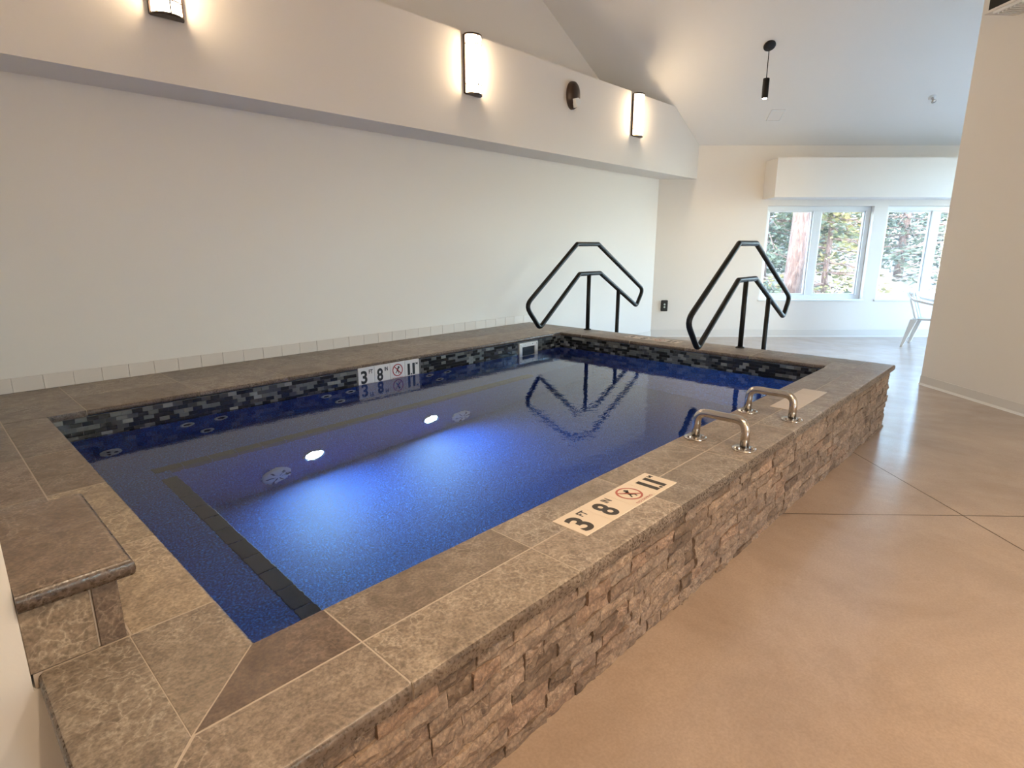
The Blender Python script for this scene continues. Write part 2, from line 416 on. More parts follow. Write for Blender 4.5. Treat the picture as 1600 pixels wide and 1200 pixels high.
for k, (a_, b_) in enumerate(RW):
    wd = struct(empty('window_%d' % (4 + k), ((a_ + b_) / 2, -4.3, RZ0)), 'white framed window added for daylight in the wall behind the viewer, out of sight')
    for nm_, bx_, m_ in (('window_frame', [(a_, b_, RZ0, RZ0 + .06), (a_, b_, RZ1 - .06, RZ1), (a_, a_ + .06, RZ0 + .06, RZ1 - .06), (b_ - .06, b_, RZ0 + .06, RZ1 - .06)], M_WHITE), ('pane', [(a_ + .06, b_ - .06, RZ0 + .06, RZ1 - .06)], M_GLASS)):
        bm = bmesh.new(); th_ = 0.03 if m_ is M_WHITE else 0.003
        for q in bx_: box(bm, q[0], q[1], -4.3 - th_, -4.3 + th_, q[2], q[3])
        bm.transform(Matrix.Translation(-wd.location)); mk(nm_, bm, m_, wd)
    portal(((a_ + b_) / 2, -4.38, (RZ0 + RZ1) / 2), Vector((0, 1, 0)), b_ - a_, RZ1 - RZ0)

# baseboards
def cove_base(name, pts, n, zz, h=0.10, label=None):
    """pts: the two ends along the wall foot, n: outward normal"""
    bm = bmesh.new(); prof = [(0.0, h), (0.006, h), (0.008, 0.02), (0.02, 0.003), (0.024, 0.0), (0.0, 0.0)]
    rows = []
    for q, z in zip(pts, zz): rows.append([bm.verts.new(q + n * o + UP * (z + v)) for o, v in prof])
    for k in range(len(prof)): bm.faces.new((rows[0][k], rows[0][(k + 1) % 6], rows[1][(k + 1) % 6], rows[1][k]))
    bm.faces.new(rows[0]); bm.faces.new(rows[1][::-1])
    return struct(mk(name, bm, M_BASE), label)
cove_base('baseboard_far', [W(9.49, 2.0, 0), W(9.49, 8.0, 0)], -FW, (0, 0), 0.125, 'pale cove base under the windows')
dR = (W(R1[0], R1[1], 0) - W(R0[0], R0[1], 0)); nR = Vector((-dR.y, dR.x, 0)).normalized()
if nR.dot(RT) > 0: nR = -nR
p0 = W(R0[0], R0[1], 0); xs = (5.43 - p0.x) / dR.x; pm = p0 + dR * xs; pe = p0 + dR
cove_base('baseboard_right', [p0, pm], nR, (0, 0), 0.10, 'pale cove base along the right-hand wall')
cove_base('baseboard_rear', [pm, pe], nR, (zf(pm.x - 0.01), 0.0978 - 0.018 * pe.x), 0.10)
cove_base('baseboard_side', [W(R0[0], R0[1], 0), W(R0[0], 8.0, 0)], FW, (0, 0), 0.10)

base = struct(empty('baseboard_left', (0, 4.87, ZC)), 'row of pale base tiles between pool coping and wall')
tm = bpy.data.meshes.new('base_tile'); bm = bmesh.new(); box(bm, 0.0008, 0.1637, -0.009, 0.0, 0.0, 0.098); bevel_all(bm, 0.002, 1); bmesh.ops.recalc_face_normals(bm, faces=bm.faces); bm.to_mesh(tm); bm.free(); tm.materials.append(M_BASETILE)
for k in range(33):
    o = link('base_tile', tm, base); o.location = (0.056 + k * 0.1645, random.uniform(-0.001, 0.0005), 0)
cove_base('baseboard_corner', [Vector((5.49, 4.87, 0)), Vector((8.5, 4.87, 0))], Vector((0, -1, 0)), (0, 0), 0.10)

# ------------------------------------------------------------------ the pool
pool = tag(empty('plunge_pool', (2.7, 2.6, 0)), 'raised rectangular plunge pool with brown stone coping and split-face stone side', 'pool')
PI_ = Matrix.Translation((-2.7, -2.6, 0))
def part(name, bm, m, parent=pool, smooth=False):
    if parent is pool: bm.transform(PI_)
    return mk(name, bm, m, parent, smooth)
def group_part(name):
    o = empty(name, (-2.7, -2.6, 0), pool); return o

ZB, ZF_ = -0.10, -0.80
bm = bmesh.new(); box(bm, 0.09, 5.42, 0.945, 4.87, ZF_ - 0.15, ZF_); part('basin_floor', bm, M_PLASTER)
for x0, x1, y0, y1 in ((0.10, XN, YR, YL), (XF, 5.41, YR, YL), (0.10, 5.41, 0.945, YR), (0.10, 5.41, YL, 4.865)):
    bm = bmesh.new(); box(bm, x0, x1, y0, y1, ZF_, ZC - 0.036); part('basin_wall', bm, M_PLASTER)
XBE, YBE = 0.882, 3.555
bm = bmesh.new(); box(bm, XN, XBE, YR, YL, ZF_, ZB); bench1 = part('bench', bm, M_PLASTER)
bm = bmesh.new(); box(bm, XBE, XF, YBE, YL, ZF_, ZB); bench2 = part('bench', bm, M_PLASTER)
n = 0
for k in range(15):    # dark edge tiles along the bench noses
    y0 = YR + k * 0.154
    if y0 + 0.15 > YBE: break
    bm = bmesh.new(); box(bm, XBE - 0.075, XBE + 0.004, y0, y0 + 0.150, ZB - 0.05, ZB + 0.005); bevel_all(bm, 0.002, 1); bm.transform(PI_); mk('bench_edge_tile', bm, M_EDGE, bench1)
for k in range(21):
    x0 = XBE - 0.075 + k * 0.154
    bm = bmesh.new(); box(bm, x0, x0 + 0.150, YBE - 0.004, YBE + 0.075, ZB - 0.05, ZB + 0.005); bevel_all(bm, 0.002, 1); bm.transform(PI_); mk('bench_edge_tile', bm, M_EDGE, bench2)

# cream painted side under the near coping
bm = bmesh.new(); box(bm, 0.088, 0.0995, 0.93, 1.53, 0.02, ZC - 0.036); part('painted_panel', bm, M_WALL)
bm = bmesh.new(); box(bm, 0.1, 5.41, 0.93, 0.945, -0.05, ZC - 0.05); part('mortar_backing', bm, M_LEDGE)

# coping
coping = group_part('coping')
bm = bmesh.new(); T = 0.036
for x0, x1, y0, y1 in ((XO0 + .012, XN - .012, YO0 + .012, YO1), (XF + .012, XO1 - .012, YO0 + .012, YO1), (XN - .012, XF + .012, YO0 + .012, YR - .012), (XN - .012, XF + .012, YL + .012, YO1)):
    box(bm, x0, x1, y0, y1, ZC - T + 0.002, ZC - 0.0014)
mk('grout_bed', bm, M_GROUT, coping)

def shade_tint(v, w=0.0):
    return (v * (1 + w), v, v * (1 - w), 1)
def ctile(poly, noses, tint=None, z=ZC, t=None, parent=coping, name='coping_tile', rn=0.016):
    if t is None: t = 0.05 if min(p[1] for p in poly) < YO0 + 0.01 else T
    bm = bmesh.new(); a, b = prism(bm, poly, z - t, z); n = len(poly)
    bm.edges.ensure_lookup_table()
    def edge(v0, v1):
        for e in v0.link_edges:
            if e.other_vert(v0) is v1: return e
    ne = []; oe = []
    for i in range(n):
        te, be = edge(b[i], b[(i + 1) % n]), edge(a[i], a[(i + 1) % n])
        if i in noses: ne += [te, be]
        else: oe.append(te)
    if ne: bmesh.ops.bevel(bm, geom=ne, offset=rn, segments=5, profile=0.5, affect='EDGES', clamp_overlap=True)
    o = mk(name, bm, M_STONE, parent)
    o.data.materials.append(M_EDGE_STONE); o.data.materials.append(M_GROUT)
    nn = []
    for i in noses:
        p0_, p1_ = Vector((*poly[i], 0)), Vector((*poly[(i + 1) % n], 0)); d_ = (p1_ - p0_).normalized(); nn.append(Vector((d_.y, -d_.x, 0)))
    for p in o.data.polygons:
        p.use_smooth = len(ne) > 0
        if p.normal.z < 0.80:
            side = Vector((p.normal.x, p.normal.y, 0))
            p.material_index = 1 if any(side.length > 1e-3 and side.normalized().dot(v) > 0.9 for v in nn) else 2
    md = o.data
    try: md.set_sharp_from_angle(angle=math.radians(28))
    except Exception: pass
    v = random.uniform(0.86, 1.12)
    o.color = tint or shade_tint(v, random.uniform(-0.01, 0.04))
    return o
g = 0.0026
XS, YS, XS2, YS2 = 0.245, 1.09, 5.23, 4.44     # row splits: near, right, far, left
def rect(x0, x1, y0, y1): return [(x0 + g, y0 + g), (x1 - g, y0 + g), (x1 - g, y1 - g), (x0 + g, y1 - g)]
jx = [0.622, 1.235, 1.845, 2.455, 3.065, 3.675, 4.285, 4.895]
# right side (outer row y YO0..YS, inner row YS..YR); the near corner is mitred
MI = (XN, YR); MM = (XS, YS); MO = (XO0, YO0)
ctile([(MM[0] + g, MM[1] + g), (jx[0] - g, YS + g), (jx[0] - g, YR), (MI[0] + g, YR)], [2], (0.60, 0.52, 0.50, 1))
ctile([(MO[0] + g, YO0), (jx[0] - g, YO0), (jx[0] - g, YS - g), (MM[0] + g, YS - g)], [0], (1.02, 0.98, 0.94, 1))
for k in range(len(jx)):
    x0 = jx[k]; x1 = jx[k + 1] if k + 1 < len(jx) else None
    if x1 is None:
        ctile([(x0 + g, YO0), (XO1, YO0), (XO1, YS - g), (x0 + g, YS - g)], [0, 1], (0.95, 0.86, 0.80, 1))
        ctile([(x0 + g, YS + g), (XS2 - g, YS + g), (XS2 - g, YR + 0.0), (XF, YR), (x0 + g, YR)], [3])
    else:
        ctile([(x0 + g, YO0), (x1 - g, YO0), (x1 - g, YS - g), (x0 + g, YS - g)], [0], (1.1, 1.06, 1.0, 1) if k == 0 else None)
        ctile([(x0 + g, YS + g), (x1 - g, YS + g), (x1 - g, YR), (x0 + g, YR)], [2], (0.86, 0.82, 0.78, 1) if k == 0 else None)
# near side (outer column XO0..XS, inner XS..XN)
jy = [1.523, 2.05, 2.69, 3.27, 3.90, 4.44]
ctile([(MM[0] - g, MM[1] + g), (MI[0], YR + g), (XN, jy[0] - g), (XS - g * 1, jy[0] - g)], [1], (0.98, 0.95, 0.9, 1))
ctile([(MO[0], MO[1] + g), (MM[0] - 2 * g, MM[1] - g * 0.5), (XS - 2 * g, jy[0] - g), (XO0, jy[0] - g)], [3], (1.0, 0.99, 0.96, 1))
for k in range(5):
    y0, y1 = jy[k], jy[k + 1]
    lite = (1.35, 1.28, 1.12, 1) if k == 0 else (0.86, 0.80, 0.74, 1) if k == 2 else None
    if k == 1: lite = (1.25, 1.2, 1.05, 1)
    ctile([(XS + g, y0 + g), (XN, y0 + g), (XN, min(y1, 4.02) - g if k == 4 else y1 - g), (XS + g, min(y1, 4.02) - g if k == 4 else y1 - g)], [1], lite)
    ctile([(0.056, y0 + g), (XS - g, y0 + g), (XS - g, y1 - g), (0.056, y1 - g)], [], (1.05, 0.98, 0.94, 1) if k == 2 else None)
# left side
xl = [0.056] + jx + [XO1]
for k in range(len(xl) - 1):
    x0, x1 = xl[k], xl[k + 1]
    nos = [1] if x1 == XO1 else []
    ctile([(x0 + g, YS2 + g), (x1 - (g if not nos else 0), YS2 + g), (x1 - (g if not nos else 0), YO1 - g), (x0 + g, YO1 - g)], nos)
    if k == 0: ctile([(XS + g, YL + g), (XN, YL), (x1 - g, YL), (x1 - g, YS2 - g), (XS + g, YS2 - g)], [1])
    elif x1 == XO1: ctile([(x0 + g, YL), (XF, YL), (XS2 - g, YL + g), (XS2 - g, YS2 - g), (x0 + g, YS2 - g)], [0])
    else: ctile([(x0 + g, YL), (x1 - g, YL), (x1 - g, YS2 - g), (x0 + g, YS2 - g)], [0])
ctile([(XS2 + g, YL + g), (XO1, YL + g), (XO1, YS2 - g), (XS2 + g, YS2 - g)], [1])
# far side
fy = [YR, 1.9, 2.51, 3.12, 3.73, YL]
for k in range(5):
    ctile([(XF, fy[k] + g), (XS2 - g, fy[k] + g), (XS2 - g, fy[k + 1] - g), (XF, fy[k + 1] - g)], [3])
for y0, y1 in zip([YS, 1.9, 2.51, 3.12, 3.73], [1.9, 2.51, 3.12, 3.73, YL]):
    ctile([(XS2 + g, y0 + g), (XO1, y0 + g), (XO1, y1 - g), (XS2 + g, y1 - g)], [1])

# split-face stone cladding along the long side, and round the far end
clad = group_part('stone_cladding')
variants = []
for v in range(14):
    bm = bmesh.new(); nx, nz = 5, 3
    L = 1.0
    gr = [[None] * (nz + 1) for _ in range(nx + 1)]
    for i in range(nx + 1):
        for j in range(nz + 1):
            ed = i in (0, nx) or j in (0, nz)
            d = random.uniform(0.008, 0.016) if ed else random.uniform(0.009, 0.023)
            jx_ = 0 if i in (0, nx) else random.uniform(-0.07, 0.07)
            jz_ = 0 if j in (0, nz) else random.uniform(-0.1, 0.1)
            gr[i][j] = bm.verts.new((i / nx + jx_, -d, j / nz + jz_))
    for i in range(nx):
        for j in range(nz): bm.faces.new((gr[i][j], gr[i + 1][j], gr[i + 1][j + 1], gr[i][j + 1]))
    rim = [gr[i][0] for i in range(nx + 1)] + [gr[nx][j] for j in range(1, nz + 1)] + [gr[i][nz] for i in range(nx - 1, -1, -1)] + [gr[0][j] for j in range(nz - 1, 0, -1)]
    bk = [bm.verts.new((p.co.x, 0.035, p.co.z)) for p in (gr[0][0], gr[nx][0], gr[nx][nz], gr[0][nz])]
    n_ = nx
    bm.faces.new([gr[i][0] for i in range(nx, -1, -1)] + [bk[0], bk[1]])
    bm.faces.new([gr[nx][j] for j in range(nz, -1, -1)] + [bk[1], bk[2]])
    bm.faces.new([gr[i][nz] for i in range(nx + 1)] + [bk[2], bk[3]])
    bm.faces.new([gr[0][j] for j in range(nz + 1)] + [bk[3], bk[0]])
    bmesh.ops.recalc_face_normals(bm, faces=bm.faces)
    me = bpy.data.meshes.new('ledge_stone'); bm.to_mesh(me); bm.free(); me.materials.append(M_LEDGE); variants.append(me)
tints = [(1, 1, 1, 1), (1.1, 1.08, 1.05, 1), (0.9, 0.87, 0.84, 1), (1.2, 1.16, 1.1, 1), (0.66, 0.62, 0.58, 1), (1.05, 1.0, 0.97, 1), (1.15, 1.04, 0.97, 1), (0.98, 0.95, 0.92, 1), (1.05, 1.04, 1.02, 1)]
stones = []
RH = 0.0505; zt_ = ZC - 0.05
r_ = 0
while True:
    z1 = zt_ - r_ * RH
    if z1 < 0.0: break
    x = 0.089 - random.uniform(0, 0.05)
    while x < 5.42:
        L = random.choice((0.08, 0.1, 0.13, 0.16, 0.2)) * random.uniform(0.9, 1.1)
        x0 = max(x, 0.089); x1 = min(x + L, 5.425)
        if x1 > zf(0) and z1 > zf(x0) + 0.006 and x1 - x0 > 0.02:
            stones.append((x0, x1 - 0.0015, max(z1 - RH, zf(x0) - 0.004), z1 - 0.0012))
        x += L
    r_ += 1
stones.sort(key=lambda s: math.hypot(s[0], 0.9) / (s[1] - s[0]))
dep = lambda: random.uniform(-0.006, 0.012)
rest = bmesh.new()
for i, (x0, x1, z0, z1) in enumerate(stones):
    me = random.choice(variants); y = 0.930 - random.uniform(0.0, 0.012)
    Mx = Matrix.Translation((x0, y, z0)) @ Matrix.Diagonal((x1 - x0, 1, z1 - z0, 1))
    if i < 300:
        o = link('ledge_stone', me, clad); o.matrix_basis = Mx; o.color = random.choice(tints)
    else:
        t = me.copy(); t.transform(Mx); rest.from_mesh(t); bpy.data.meshes.remove(t)
y = 0.93                                                     # far end face
for r_ in range(10):
    z1 = zt_ - r_ * RH; y = 0.92
    while y < 4.86:
        L = random.choice((0.1, 0.13, 0.16, 0.2)); y1 = min(y + L, 4.868)
        if z1 > 0.01:
            t = random.choice(variants).copy()
            t.transform(Matrix.Translation((5.412 + random.uniform(0, 0.01), y, max(z1 - RH, -0.01))) @ Matrix.Rotation(math.pi / 2, 4, 'Z') @ Matrix.Diagonal((y1 - y - 0.0015, 1, z1 - max(z1 - RH, -0.01) - 0.0012, 1)))
            rest.from_mesh(t); bpy.data.meshes.remove(t)
        y = y1
o = mk('ledge_stones', rest, M_LEDGE, clad); o['kind'] = 'stuff'

# waterline mosaic
band = group_part('waterline_band')
bm = bmesh.new()
box(bm, XN, XF, YL - 0.001, YL + 0.004, ZW - 0.035, ZC - T); box(bm, XF - 0.001, XF + 0.004, YR, YL, ZW - 0.035, ZC - T)
box(bm, XN - 0.004, XN + 0.001, YR, YL, ZW - 0.035, ZC - T); box(bm, XN, XF, YR - 0.004, YR + 0.001, ZW - 0.035, ZC - T)
mk('mosaic_grout', bm, M_GROUTD, band)
TW, THt, TG = 0.0545, 0.0242, 0.0022
tmesh = []
for m in MOS:
    bm = bmesh.new(); box(bm, 0, TW, -0.006, 0, 0, THt)
    bmesh.ops.recalc_face_normals(bm, faces=bm.faces); me = bpy.data.meshes.new('mosaic_tile'); bm.to_mesh(me); bm.free(); me.materials.append(m); tmesh.append(me)
def pick(): return random.choices((0, 1, 2, 3), (0.46, 0.20, 0.25, 0.09))[0]
mos = []
rows = 6
for r_ in range(rows):
    z = ZC - T - 0.001 - (r_ + 1) * (THt + TG); off = (TW + TG) / 2 * (r_ % 2)
    x = XN + 0.002 - off
    while x + TW < XF - 0.004:
        if x >= XN - 0.03 and not (2.417 - TW < x < 3.027) and not (4.325 - TW < x < 4.612): mos.append((x, z))
        x += TW + TG
mos.sort(key=lambda s: (0 if s[1] > ZW - 0.015 else 5) + s[0])
def far_mesh():
    bms = []
    return bms
restv, restf, restm = [], [], []
def addq(Mx, mi):
    b0 = len(restv)
    for c in ((0, -0.006, 0), (TW, -0.006, 0), (TW, -0.006, THt), (0, -0.006, THt), (0, 0, 0), (TW, 0, 0), (TW, 0, THt), (0, 0, THt)): restv.append(tuple(Mx @ Vector(c)))
    for f in ((0, 1, 2, 3), (0, 4, 5, 1), (1, 5, 6, 2), (2, 6, 7, 3), (3, 7, 4, 0)): restf.append([b0 + i for i in f]); restm.append(mi)
for i, (x, z) in enumerate(mos):
    mi = pick()
    if i < 300:
        o = link('mosaic_tile', tmesh[mi], band); o.location = (x, YL - 0.0005, z)
    else: addq(Matrix.Translation((x, YL - 0.0005, z)), mi)
for (n_, fn) in ((YL - YR, lambda s, z: Matrix.Translation((XF - 0.0005, YL - s, z)) @ Matrix.Rotation(-math.pi / 2, 4, 'Z')),
                 (YL - YR, lambda s, z: Matrix.Translation((XN + 0.0005, YR + s, z)) @ Matrix.Rotation(math.pi / 2, 4, 'Z')),
                 (XF - XN, lambda s, z: Matrix.Translation((XF - s, YR + 0.0005, z)) @ Matrix.Rotation(math.pi, 4, 'Z'))):
    for r_ in range(rows):
        z = ZC - T - 0.001 - (r_ + 1) * (THt + TG); s = 0.002 + (TW + TG) / 2 * (r_ % 2)
        while s + TW < n_ - 0.002: addq(fn(s, z), pick()); s += TW + TG
me = bpy.data.meshes.new('mosaic_tiles'); me.from_pydata(restv, [], restf)
for m in MOS: me.materials.append(m)
for p, mi in zip(me.polygons, restm): p.material_index = mi
o = link('mosaic_tiles', me, band); o['kind'] = 'stuff'

# water
bm = bmesh.new(); bm.faces.new([bm.verts.new(p) for p in ((XN - .01, YR - .01, ZW), (XF + .01, YR - .01, ZW), (XF + .01, YL + .01, ZW), (XN - .01, YL + .01, ZW))])
wat = mk('water', bm, M_WATER); wat['kind'] = 'stuff'; wat['label'] = 'still clear water filling the blue-lit pool'; wat['category'] = 'water'

# jets, drains and lamps under water
def fitting(name, pos, axis, prof, m, seg=20, parent=pool):
    bm = bmesh.new(); lathe(bm, prof, pos, axis, seg)
    if parent is pool: bm.transform(PI_)
    else: bm.transform(PI_)
    return mk(name, bm, m, parent, True)
NY = (0, -1, 0)
for cxj in (1.242, 2.235, 3.25):
    for dx, z in ((-0.106, 0.206), (0.106, 0.204), (0.01, -0.012)):
        p = (cxj + dx, YL, z)
        j = fitting('jet', p, NY, [(0.044, 0), (0.044, 0.007), (0.038, 0.011), (0.026, 0.009), (0.024, 0.004)], M_GREYP)
        fitting('nozzle', p, NY, [(0.024, 0.002), (0.016, 0.010), (0.009, 0.010), (0.008, 0.003), (0, 0.003)], M_DARKP, 16, j)
p = (0.702, YL, -0.03)
j = fitting('return_fitting', p, NY, [(0.058, 0), (0.058, 0.008), (0.05, 0.013), (0.02, 0.014), (0.0, 0.014)], M_GREYP)
for a_ in range(3):
    t = 2 * math.pi * a_ / 3; q = (p[0] + 0.025 * math.cos(t), YL - 0.0142, p[2] + 0.025 * math.sin(t))
    fitting('nozzle', q, NY, [(0.011, 0), (0.011, 0.002), (0, 0.002)], M_DARKP, 10, j)
for x, z in ((1.488, -0.63), (3.10, -0.645)):
    d = fitting('suction_cover', (x, YBE, z), NY, [(0.10, 0), (0.10, 0.012), (0.085, 0.028), (0.05, 0.036), (0, 0.038)], M_GREYP, 28)
    bm = bmesh.new()
    for k in range(6):
        t = 2 * math.pi * k / 6; c, s = math.cos(t), math.sin(t)
        hexa(bm, [Vector((x + c * a_ - s * w_, YBE - y_, z + s * a_ + c * w_)) for y_ in (0.02, 0.040) for a_, w_ in ((0.02, -0.004), (0.085, -0.004), (0.085, 0.004), (0.02, 0.004))])
    bm.transform(PI_); mk('spoke', bm, M_DARKP, d)
for x, z in ((1.755, -0.49), (2.77, -0.50)):
    d = fitting('underwater_lamp', (x, YBE, z), NY, [(0.080, 0), (0.080, 0.020), (0.074, 0.025), (0.066, 0.024), (0.062, 0.008)], M_STEEL, 28)
    fitting('lens', (x, YBE, z), NY, [(0.062, 0.008), (0.052, 0.016), (0.028, 0.021), (0, 0.023)], M_POOLLAMP, 24, d)

# skimmer in the left band
sk = group_part('skimmer')
bm = bmesh.new(); a0, a1, zt2, zb2, w_ = 4.325, 4.612, 0.474, 0.20, 0.042
for c in ((a0, a1, zt2 - w_, zt2), (a0, a1, zb2, zb2 + w_), (a0, a0 + w_, zb2 + w_, zt2 - w_), (a1 - w_, a1, zb2 + w_, zt2 - w_)): box(bm, c[0], c[1], YL - 0.016, YL - 0.002, c[2], c[3])
mk('skimmer_frame', bm, M_PLASTIC, sk)
bm = bmesh.new(); box(bm, a0 + w_, a1 - w_, YL - 0.004, YL - 0.001, zb2 + w_, zt2 - w_); mk('skimmer_mouth', bm, M_DARKP, sk)
bm = bmesh.new(); box(bm, a0 + w_ + .006, a1 - w_ - .006, YL - 0.0075, YL - 0.0045, ZW - 0.06, ZW + 0.028); mk('weir_flap', bm, M_EDGE, sk)
for sx in (a0 + 0.02, (a0 + a1) / 2 - 0.06, (a0 + a1) / 2 + 0.06, a1 - 0.02):
    bm = bmesh.new(); lathe(bm, [(0.006, 0), (0.005, 0.003), (0, 0.004)], (sx, YL - 0.016, zt2 - 0.02), NY, 8); mk('screw', bm, M_STEEL, sk)

# depth markers: tiles with lettering
def text_mesh(s, w, h, bold=0.0):
    cu = bpy.data.curves.new('t', 'FONT'); cu.body = s; cu.offset = bold; cu.extrude = 0.0
    o = bpy.data.objects.new('t', cu); COL.objects.link(o)
    dg = bpy.context.evaluated_depsgraph_get(); me = bpy.data.meshes.new_from_object(o.evaluated_get(dg))
    bpy.data.objects.remove(o); bpy.data.curves.remove(cu)
    xs = [v.co.x for v in me.vertices]; ys = [v.co.y for v in me.vertices]
    x0, x1, y0, y1 = min(xs), max(xs), min(ys), max(ys)
    for v in me.vertices: v.co.x = (v.co.x - x0) / (x1 - x0) * w - w / 2; v.co.y = (v.co.y - y0) / (y1 - y0) * h - h / 2; v.co.z = 0
    return me
def flat(parent, name, me, m, x, y, off):
    me.materials.clear(); me.materials.append(m); o = link(name, me, parent); o.location = (x, y, off); return o
def quadstrip(pts, w):
    bm = bmesh.new()
    for (a, b) in zip(pts[:-1], pts[1:]):
        a = Vector((*a, 0)); b = Vector((*b, 0)); n_ = (b - a).normalized().cross(UP) * w / 2
        bm.faces.new([bm.verts.new(q) for q in (a - n_, b - n_, b + n_, a + n_)])
    me = bpy.data.meshes.new('strip'); bm.to_mesh(me); bm.free(); return me
def disc(r, ri=0.0, seg=40):
    bm = bmesh.new()
    for k in range(seg):
        t0, t1 = 2 * math.pi * k / seg, 2 * math.pi * (k + 1) / seg
        pts = [(r * math.cos(t0), r * math.sin(t0), 0), (r * math.cos(t1), r * math.sin(t1), 0)] + ([(ri * math.cos(t1), ri * math.sin(t1), 0), (ri * math.cos(t0), ri * math.sin(t0), 0)] if ri else [(0, 0, 0)])
        bm.faces.new([bm.verts.new(p) for p in pts])
    me = bpy.data.meshes.new('disc'); bm.to_mesh(me); bm.free(); return me
def marker(basis, tm_, ink, red, th, words=True):
    """basis: matrix whose x runs along the lettering, y up the glyphs, z out of the face; four 15 cm tiles"""
    mkr = empty('depth_marker', (0, 0, 0), pool); mkr.matrix_basis = PI_ @ basis
    s = 0.1525
    for k in range(4):
        bm = bmesh.new(); box(bm, k * s + 0.0008, (k + 1) * s - 0.0008, 0.0, s - 0.004, -0.004, th); bevel_all(bm, 0.0012, 1)
        mk('marker_tile', bm, tm_, mkr)
    if not words: return mkr
    z = th + 0.0006; cy = 0.068
    flat(mkr, 'lettering', text_mesh('3', 0.058, 0.108, 0.03), ink, 0.052, cy, z)
    flat(mkr, 'lettering', text_mesh('FT', 0.038, 0.034, 0.03), ink, 0.118, cy + 0.040, z)
    flat(mkr, 'lettering', text_mesh('8', 0.058, 0.108, 0.03), ink, s + 0.052, cy, z)
    flat(mkr, 'lettering', text_mesh('IN', 0.032, 0.034, 0.03), ink, s + 0.114, cy + 0.040, z)
    cx_ = 2.5 * s; cy2 = 0.080
    flat(mkr, 'symbol', disc(0.053, 0.0445), red, cx_, cy2, z)
    flat(mkr, 'symbol', disc(0.0085, 0, 16), ink, cx_ + 0.010, cy2 + 0.024, z)
    flat(mkr, 'symbol', quadstrip([(0.006, 0.016), (-0.006, -0.008)], 0.013), ink, cx_, cy2, z)
    flat(mkr, 'symbol', quadstrip([(-0.024, 0.022), (0.002, 0.008), (0.022, 0.022)], 0.006), ink, cx_, cy2, z)
    flat(mkr, 'symbol', quadstrip([(-0.006, -0.006), (0.012, -0.016), (0.006, -0.032)], 0.007), ink, cx_, cy2, z)
    flat(mkr, 'symbol', quadstrip([(-0.006, -0.006), (-0.020, -0.026)], 0.007), ink, cx_, cy2, z)
    flat(mkr, 'symbol', quadstrip([(-0.035, 0.035), (0.035, -0.035)], 0.008), red, cx_, cy2, z + 0.0004)
    flat(mkr, 'lettering', text_mesh('NO DIVING', 0.105, 0.011, 0.012), red, cx_, 0.013, z)
    for q in (3 * s + 0.040, 3 * s + 0.092):
        flat(mkr, 'lettering', text_mesh('1', 0.026, 0.100, 0.03), ink, q, cy, z)
    flat(mkr, 'lettering', disc(0.008, 0, 12), ink, 3 * s + 0.066, cy - 0.044, z)
    flat(mkr, 'lettering', text_mesh('M', 0.022, 0.022, 0.01), ink, 3 * s + 0.126, cy + 0.042, z)
    return mkr
mw = marker(Matrix.Translation((2.417, YL - 0.004, 0.352)) @ Matrix.Rotation(math.pi / 2, 4, 'X'), M_TILEW, M_INK, M_RED, 0.006)
mw['label'] = 'white depth marker on the waterline'
md_ = marker(Matrix.Translation((1.418, 1.008, ZC)), M_TILEB, M_INKD, M_REDD, 0.002); md_['label'] = 'beige depth marker lying on the near coping'
marker(Matrix.Translation((3.46, 1.015, ZC)), M_TILEP, M_INKD, M_REDD, 0.002, False)['label'] = 'pale marker plate beside the grab bars'  # lettering left off, standing in for glare across the tiles
marker(Matrix.Translation((5.19, 3.30, ZC)) @ Matrix.Rotation(-math.pi / 2, 4, 'Z'), M_TILEP, M_INKD, M_REDD, 0.002)['label'] = 'depth marker on the far coping'

# ------------------------------------------------------------------ stone ledge at the near corner
led = tag(empty('stone_ledge', (0.15, 1.78, ZC)), 'low stone block with thick rounded brown marble cap on the near-left coping', 'ledge')
LI = Matrix.Translation((-0.15, -1.78, -ZC))
def lpart(name, bm, m=M_STONE, tint=None):
    bm.transform(LI); o = mk(name, bm, m, led)
    if tint: o.color = tint
    return o
bm = bmesh.new(); box(bm, 0.054, 0.226, 1.532, 2.045, ZC, 0.684); lpart('core', bm, M_GROUT)
bm = bmesh.new(); box(bm, 0.052, 0.1795, 1.523, 1.5315, ZC + 0.002, 0.683); bevel_all(bm, 0.0015, 1); lpart('front_tile', bm, M_STONE, (1.05, 0.98, 0.88, 1))
bm = bmesh.new(); box(bm, 0.184, 0.236, 1.523, 1.5315, ZC + 0.002, 0.683); bevel_all(bm, 0.0015, 1); lpart('front_tile', bm, M_STONE, (0.62, 0.54, 0.50, 1))
bm = bmesh.new(); box(bm, 0.2265, 0.236, 1.532, 2.046, ZC + 0.002, 0.683); bevel_all(bm, 0.0015, 1); lpart('side_tile', bm, M_STONE, (0.9, 0.85, 0.8, 1))
o = ctile([(0.053, 1.495), (0.272, 1.495), (0.272, 2.05), (0.053, 2.05)], [0, 1, 2], (0.80, 0.74, 0.70, 1), 0.736, 0.052, None, 'cap', 0.022)
o.data.transform(LI); o.parent = led

